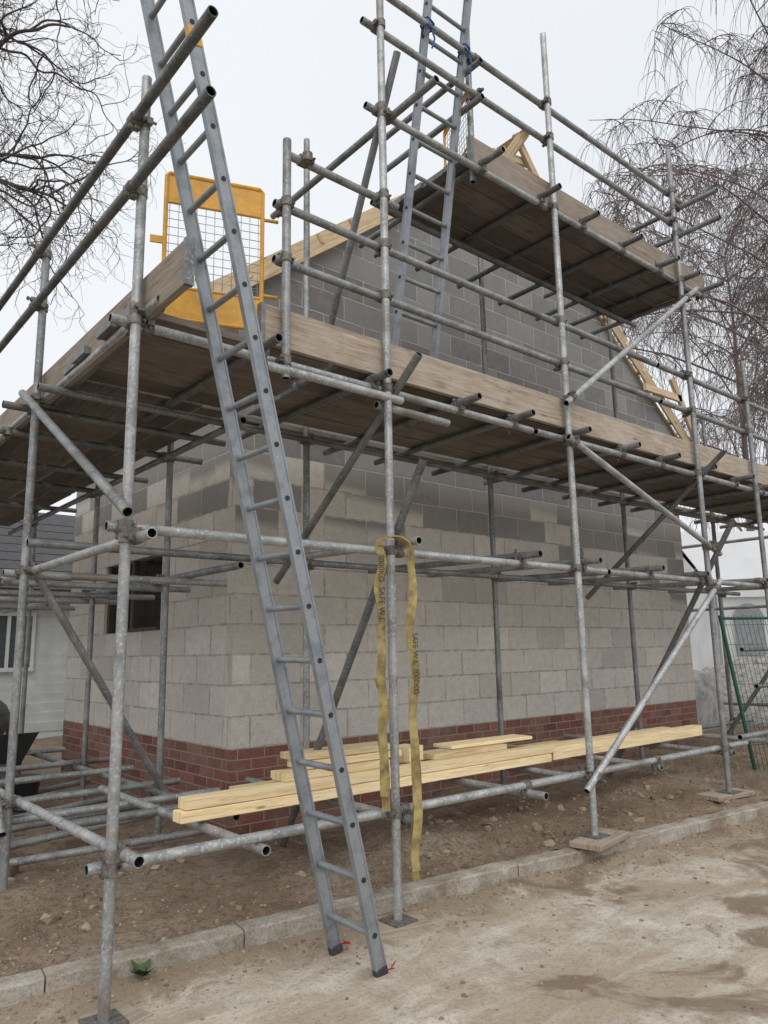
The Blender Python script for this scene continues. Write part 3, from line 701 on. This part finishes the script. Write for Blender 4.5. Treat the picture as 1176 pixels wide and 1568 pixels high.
for (cx,cy) in ((10.6,6.0),):
    for i in range(9):
        for j in range(16):
            a=j/16*2*math.pi; rr=.48*(1+.12*math.sin(i/8*math.pi))*(1/(max(abs(math.cos(a)),abs(math.sin(a)))**.6)); n_=noise.noise(V((a*2,i*.6,cx)))*.05
            bg.v.append(V((cx+(rr+n_)*math.cos(a),cy+(rr+n_)*math.sin(a),.1+i*.12)))
    for i in range(8):
        for j in range(16): bg.face([i*16+j,i*16+(j+1)%16,(i+1)*16+(j+1)%16,(i+1)*16+j],[(0,0)]*4,.5)
    bg.face([8*16+j for j in range(16)],[(0,0)]*16,.5)
bg.obj("bulk_bag",[BAGM])

# ------------------------------------------------------------ left: cabin + site clutter
cb=empty("site_cabin"); c=MB(); yc=13.0
z=0.3
while z<2.4: c.box((1.5,yc-.01,z+.07),(X,V((0,1,.12)),V((0,-.12,1))),(9,.02,.148),.5,0); z+=.15
c.abox(-3,6,yc,yc+3,0,2.5,.5,0); c.abox(2.8,3.5,yc-.06,yc-.022,1.3,2.1,.5,2)
for a_ in (2.76,3.13,3.5): c.abox(a_,a_+.05,yc-.09,yc-.061,1.25,2.15,.5,0)
c.abox(2.76,3.55,yc-.1,yc-.091,2.1,2.16,.5,0); c.abox(2.76,3.55,yc-.1,yc-.091,1.24,1.3,.5,0)
c.box((1.5,yc+.9,3.35),(X,V((0,1,.62)),V((0,-.62,1))),(9.6,3.1,.08),.5,1); c.abox(-3.3,6.3,yc-.45,yc-.40,2.38,2.56,.5,3)
for k in range(9): c.box((1.5,yc-.42+k*.28,2.56+k*.174),(X,V((0,1,.62)),V((0,-.62,1))),(9.62,.30,.06),.5,1)
c.obj("cabin",[CLAD,COVER,GLASS,FRAME],cb,False,0,True)
# cement mixer, further back and grimy
cm=empty("cement_mixer"); w=MB(); o_=V((2.15,9.75,.05)); tilt=V((-.85,.15,.5)).normalized()
rings=[(-.30,.08),(-.28,.17),(-.15,.26),(0,.29),(.05,.29),(.22,.22),(.31,.16),(.33,.175),(.31,.14),(.0,.24)]
a_=tilt.orthogonal().normalized(); b2=tilt.cross(a_); cc=o_+Z*.72
for dz,rr in rings:
    for j in range(20): w.v.append(cc+tilt*dz+(a_*math.cos(j*math.pi/10)+b2*math.sin(j*math.pi/10))*rr)
for i in range(len(rings)-1):
    for j in range(20): w.face([i*20+j,i*20+(j+1)%20,(i+1)*20+(j+1)%20,(i+1)*20+j],[(0,0)]*4,.5,1 if i<8 else 2)
w.face(list(range(20))[::-1],[(0,0)]*20,.5,1)
for s_ in (-1,1):
    w.poly([o_+V((s_*.34,-.35,0)),o_+V((s_*.34,-.1,.68)),o_+V((s_*.34,.1,.68)),o_+V((s_*.34,.45,0))],[.02]*4,8)
    w.tube(o_+V((s_*.28,.5,.14)),o_+V((s_*.34,.5,.14)),.14,.5,16,False,2)
w.tube(o_+V((-.34,.45,.1)),o_+V((.34,.45,.1)),.018,.5,8,False); w.tube(o_+V((-.34,-.3,.12)),o_+V((.34,-.3,.12)),.018,.5,8,False)
autos(w.obj("drum_and_stand",[ORANGE,m_simple("mixer_drum",(.10,.10,.10),(.05,.05,.05),.8,10),GREYP],cm,fixn=True))
wb=empty("wheelbarrow"); w=MB()
bx,by=1.95,8.6
b=len(w.v)
for (dx,dy,z) in ((-.25,-.35,.45),(.25,-.35,.45),(.25,.25,.45),(-.25,.25,.45),(-.36,-.55,.78),(.36,-.55,.78),(.36,.42,.70),(-.36,.42,.70)): w.v.append(V((bx+dx,by+dy,z-.05)))
for q in ((0,3,2,1),(0,1,5,4),(1,2,6,5),(2,3,7,6),(3,0,4,7)): w.face([b+i for i in q],[(0,0)]*4,.5)
for s_ in (-1,1): w.poly([V((bx+s_*.05,by-.75,.30)),V((bx+s_*.25,by-.1,.38)),V((bx+s_*.3,by+.9,.65))],[.018]*3,8); w.poly([V((bx+s_*.25,by+.1,.38)),V((bx+s_*.27,by+.25,.10))],[.016]*2,8)
w.tube((bx-.05,by-.8,.3),(bx+.05,by-.8,.3),.19,.5,18,False)
w.obj("tray_and_frame",[GREYP],wb,False)
bk=MB()
for (x,y,z) in ((1.65,6.9,.15),(1.95,7.2,.15)):
    b=len(bk.v)
    for i,(rr,zz) in enumerate(((.11,0),(.15,.28),(.16,.28),(.155,.3),(.13,.28),(.1,.02))):
        for j in range(16): bk.v.append(V((x+rr*math.cos(j*math.pi/8),y+rr*math.sin(j*math.pi/8),z+zz)))
    for i in range(5):
        for j in range(16): bk.face([b+i*16+j,b+i*16+(j+1)%16,b+(i+1)*16+(j+1)%16,b+(i+1)*16+j],[(0,0)]*4,.5)
    bk.face([b+80+j for j in range(16)],[(0,0)]*16,.5)
bk.obj("builders_buckets",[GREYP])
lt=MB()
for i in range(6): lt.tube((.6+U(0,.3),5.2+i*.35+U(-.1,.1),.2+U(0,.1)),(2.6,5.4+i*.4+U(-.3,.3),.22+U(0,.12)),t=U(.5,1))
autos(lt.obj("loose_scaffold_tubes",[GALV,HOLE]))
lb=MB()
for (x,y,a_) in ((1.0,4.75,.3),(1.35,5.25,1.0),(1.9,5.7,.2),(1.05,5.9,1.4)): lb.box((x,y,.18),(V((math.cos(a_),math.sin(a_),U(-.3,.3))),V((-math.sin(a_),math.cos(a_),.1)),Z),(.18,.13,.06),U(0,.5))
lb.obj("broken_blocks",[STONE],None,False,.012,True)
wd_=MB()
for i in range(16):
    a=U(0,6.28); l=U(.05,.10); o=V((1.52,3.54,.04)); d=V((math.cos(a),math.sin(a),U(.4,1.3))).normalized(); sd=d.cross(Z).normalized()*l*.22
    quad(wd_,[o,o+d*l*.5+sd,o+d*l-Z*.01,o+d*l*.5-sd])
wd_.obj("weed_plant",[LEAF],None,False)

# ------------------------------------------------------------ trees
def wander(p,d,Ln,n,wig,droop,seed,fr=.55):
    pts=[p.copy()]; d=d.normalized(); s=Ln/n
    for i in range(n):
        q=V((seed*3.1+i*fr,seed*1.7,i*.3)); nv=V((noise.noise(q),noise.noise(q+V((9,0,0))),noise.noise(q+V((0,9,0)))))
        d=(d+nv*wig+Z*droop).normalized(); pts.append(pts[-1]+d*s)
    return pts
def birch(name,base,H,spread,ntw,seed):
    random.seed(seed); M=MB(); base=V(base)
    tr_=wander(base,V((.02,.0,1)),H*.93,16,.06,.04,seed); M.poly(tr_,[.2*(1-i/17)+.015 for i in range(17)],7)
    limbs=[]
    for i in range(38):
        k=U(.3,1.0); p=tr_[min(16,int(k*16.9))]; a=U(0,6.28); el=U(.6,1.7)
        Lb=spread*(1.2-k*.7)*U(.8,1.2)
        pts=wander(p,V((math.cos(a),math.sin(a),el)),Lb*1.35,14,.22,-.075,U(0,99)); limbs.append(pts)
        M.poly(pts,[.045*(1-k*.6)*(1-j/15)+.008 for j in range(15)],5)
    subs=[]
    for pts in limbs:
        for j in range(11):
            i=random.randint(3,14); p=pts[i]; a=U(0,6.28)
            q=wander(p,V((math.cos(a),math.sin(a),U(-.1,.7))),U(.8,2.2),8,.3,-.14,U(0,99)); subs.append(q)
            M.poly(q,[.012*(1-k/9)+.004 for k in range(9)],4)
    for i in range(ntw):
        q=random.choice(subs); p=q[random.randint(2,8)]; a=U(0,6.28)
        w=wander(p,V((math.cos(a),math.sin(a),U(-.6,.3))),U(.7,2.5),7,.22,-.38,U(0,99)); M.poly(w,[.0072*(1-k/9)+.0017 for k in range(8)],3)
    M.obj(name,[BIRCHM])
birch("birch_tree",(20.3,6.4,0),18.4,7.0,8500,3)
birch("birch_tree.001",(29,13.0,0),18,7,4200,5)
def willow(name,base,seed):
    random.seed(seed); M=MB(); base=V(base)
    tr_=wander(base,V((0,0,1)),11,12,.1,.02,seed); M.poly(tr_,[.28*(1-i/20) for i in range(13)],8)
    def limb(p,d,Ln,r,dep):
        n=max(8,int(Ln/.08)); pts=wander(p,d,Ln,n,(.34,.68,.95,1.0)[dep],(-.0,-.015,-.03,-.04)[dep],U(0,999),(.28,.34,.42,.45)[dep]); M.poly(pts,[r*(1-.75*k/n)+.0018 for k in range(n+1)],5 if dep<2 else 3)
        if dep>=3: return
        nb={0:11,1:7,2:5}[dep]
        for k in range(nb):
            i=int(n*U(.2,1)); dd=(pts[i]-pts[max(i-1,0)]).normalized()+V((U(-1,1),U(-1,1),U(-.9,.9)))*.9
            limb(pts[i],dd,Ln*U(.38,.62),r*.42*(1-.35*i/n),dep+1)
    for d,h in (((1,-.1,-.1),10),((1,-.3,.15),10.6),((.8,-.5,.1),11),((1,.2,.3),11),((1,.1,-.05),8.8),((1,-.5,-.2),9.4),((1,-.2,-.3),10.8)):
        limb(tr_[min(12,int(h/11*12))],V(d),U(3.4,4.2),.06,0)
    M.obj(name,[BARK])
willow("curly_willow_tree",(-.1,11.6,0),11)
hd=MB(); random.seed(2)
for i in range(600):
    x=U(28,90); y=U(-5,60) if x>50 else U(20,60); p=V((x,y,0))
    for j in range(5):
        q=wander(p+Z*U(0,1),V((U(-1,1),U(-1,1),1.6)),U(1.5,4.5),5,.4,0,U(0,99)); hd.poly(q,[.05,.045,.04,.03,.02,.01],3)
hd.obj("distant_hedgerow",[BARK])

# ------------------------------------------------------------ light & sky
w=bpy.data.worlds.new("World"); scene.world=w; w.use_nodes=True; nt=w.node_tree
bgn=nt.nodes["Background"]; sky=nt.nodes.new("ShaderNodeTexSky"); sky.sky_type='NISHITA'; sky.sun_disc=False
el,az=math.radians(50),math.radians(215)
sky.sun_elevation=el; sky.sun_rotation=az; sky.air_density=1; sky.dust_density=4
mx=nt.nodes.new("ShaderNodeMix"); mx.data_type='RGBA'; mx.inputs[0].default_value=.92
L(nt,sky.outputs[0],mx.inputs[6])
tc=nt.nodes.new("ShaderNodeTexCoord"); cn=noise_(nt,tc.outputs['Generated'],1.6,4,.5)
cr=ramp(nt,cn,[(.3,(.82,.85,.885)),(.7,(.89,.91,.93))])
scl=nt.nodes.new("ShaderNodeVectorMath"); scl.operation='SCALE'; scl.inputs['Scale'].default_value=10; L(nt,cr.outputs[0],scl.inputs[0]); L(nt,scl.outputs[0],mx.inputs[7])
L(nt,mx.outputs[2],bgn.inputs[0]); bgn.inputs[1].default_value=.111
sd=bpy.data.lights.new("sun",'SUN'); sd.energy=1.5; sd.angle=math.radians(60); sd.color=(1,.96,.91)
so=bpy.data.objects.new("sun",sd); scene.collection.objects.link(so)
sdir=V((math.sin(az)*math.cos(el),math.cos(az)*math.cos(el),math.sin(el)))
so.rotation_euler=sdir.to_track_quat('Z','Y').to_euler()

# ------------------------------------------------------------ camera
th,ro,yaw=math.radians(10.48),math.radians(-1.02),math.radians(49.9)
fw=V((math.cos(yaw)*math.cos(th),math.sin(yaw)*math.cos(th),math.sin(th))); r0=V((math.sin(yaw),-math.cos(yaw),0)); u0=r0.cross(fw)
rr=r0*math.cos(ro)+u0*math.sin(ro); uu=-r0*math.sin(ro)+u0*math.cos(ro)
cam=bpy.data.cameras.new("camera"); co=bpy.data.objects.new("camera",cam); scene.collection.objects.link(co)
M3=Matrix((rr,uu,-fw)).transposed(); co.matrix_world=Matrix.Translation((0,0,1.45))@M3.to_4x4()
cam.sensor_fit='VERTICAL'; cam.sensor_height=32; cam.sensor_width=24; cam.lens=1153.5/1568*32; cam.clip_end=1000; cam.clip_start=.05
scene.camera=co
scene.view_settings.view_transform='Standard'; scene.view_settings.look='None'; scene.view_settings.exposure=0
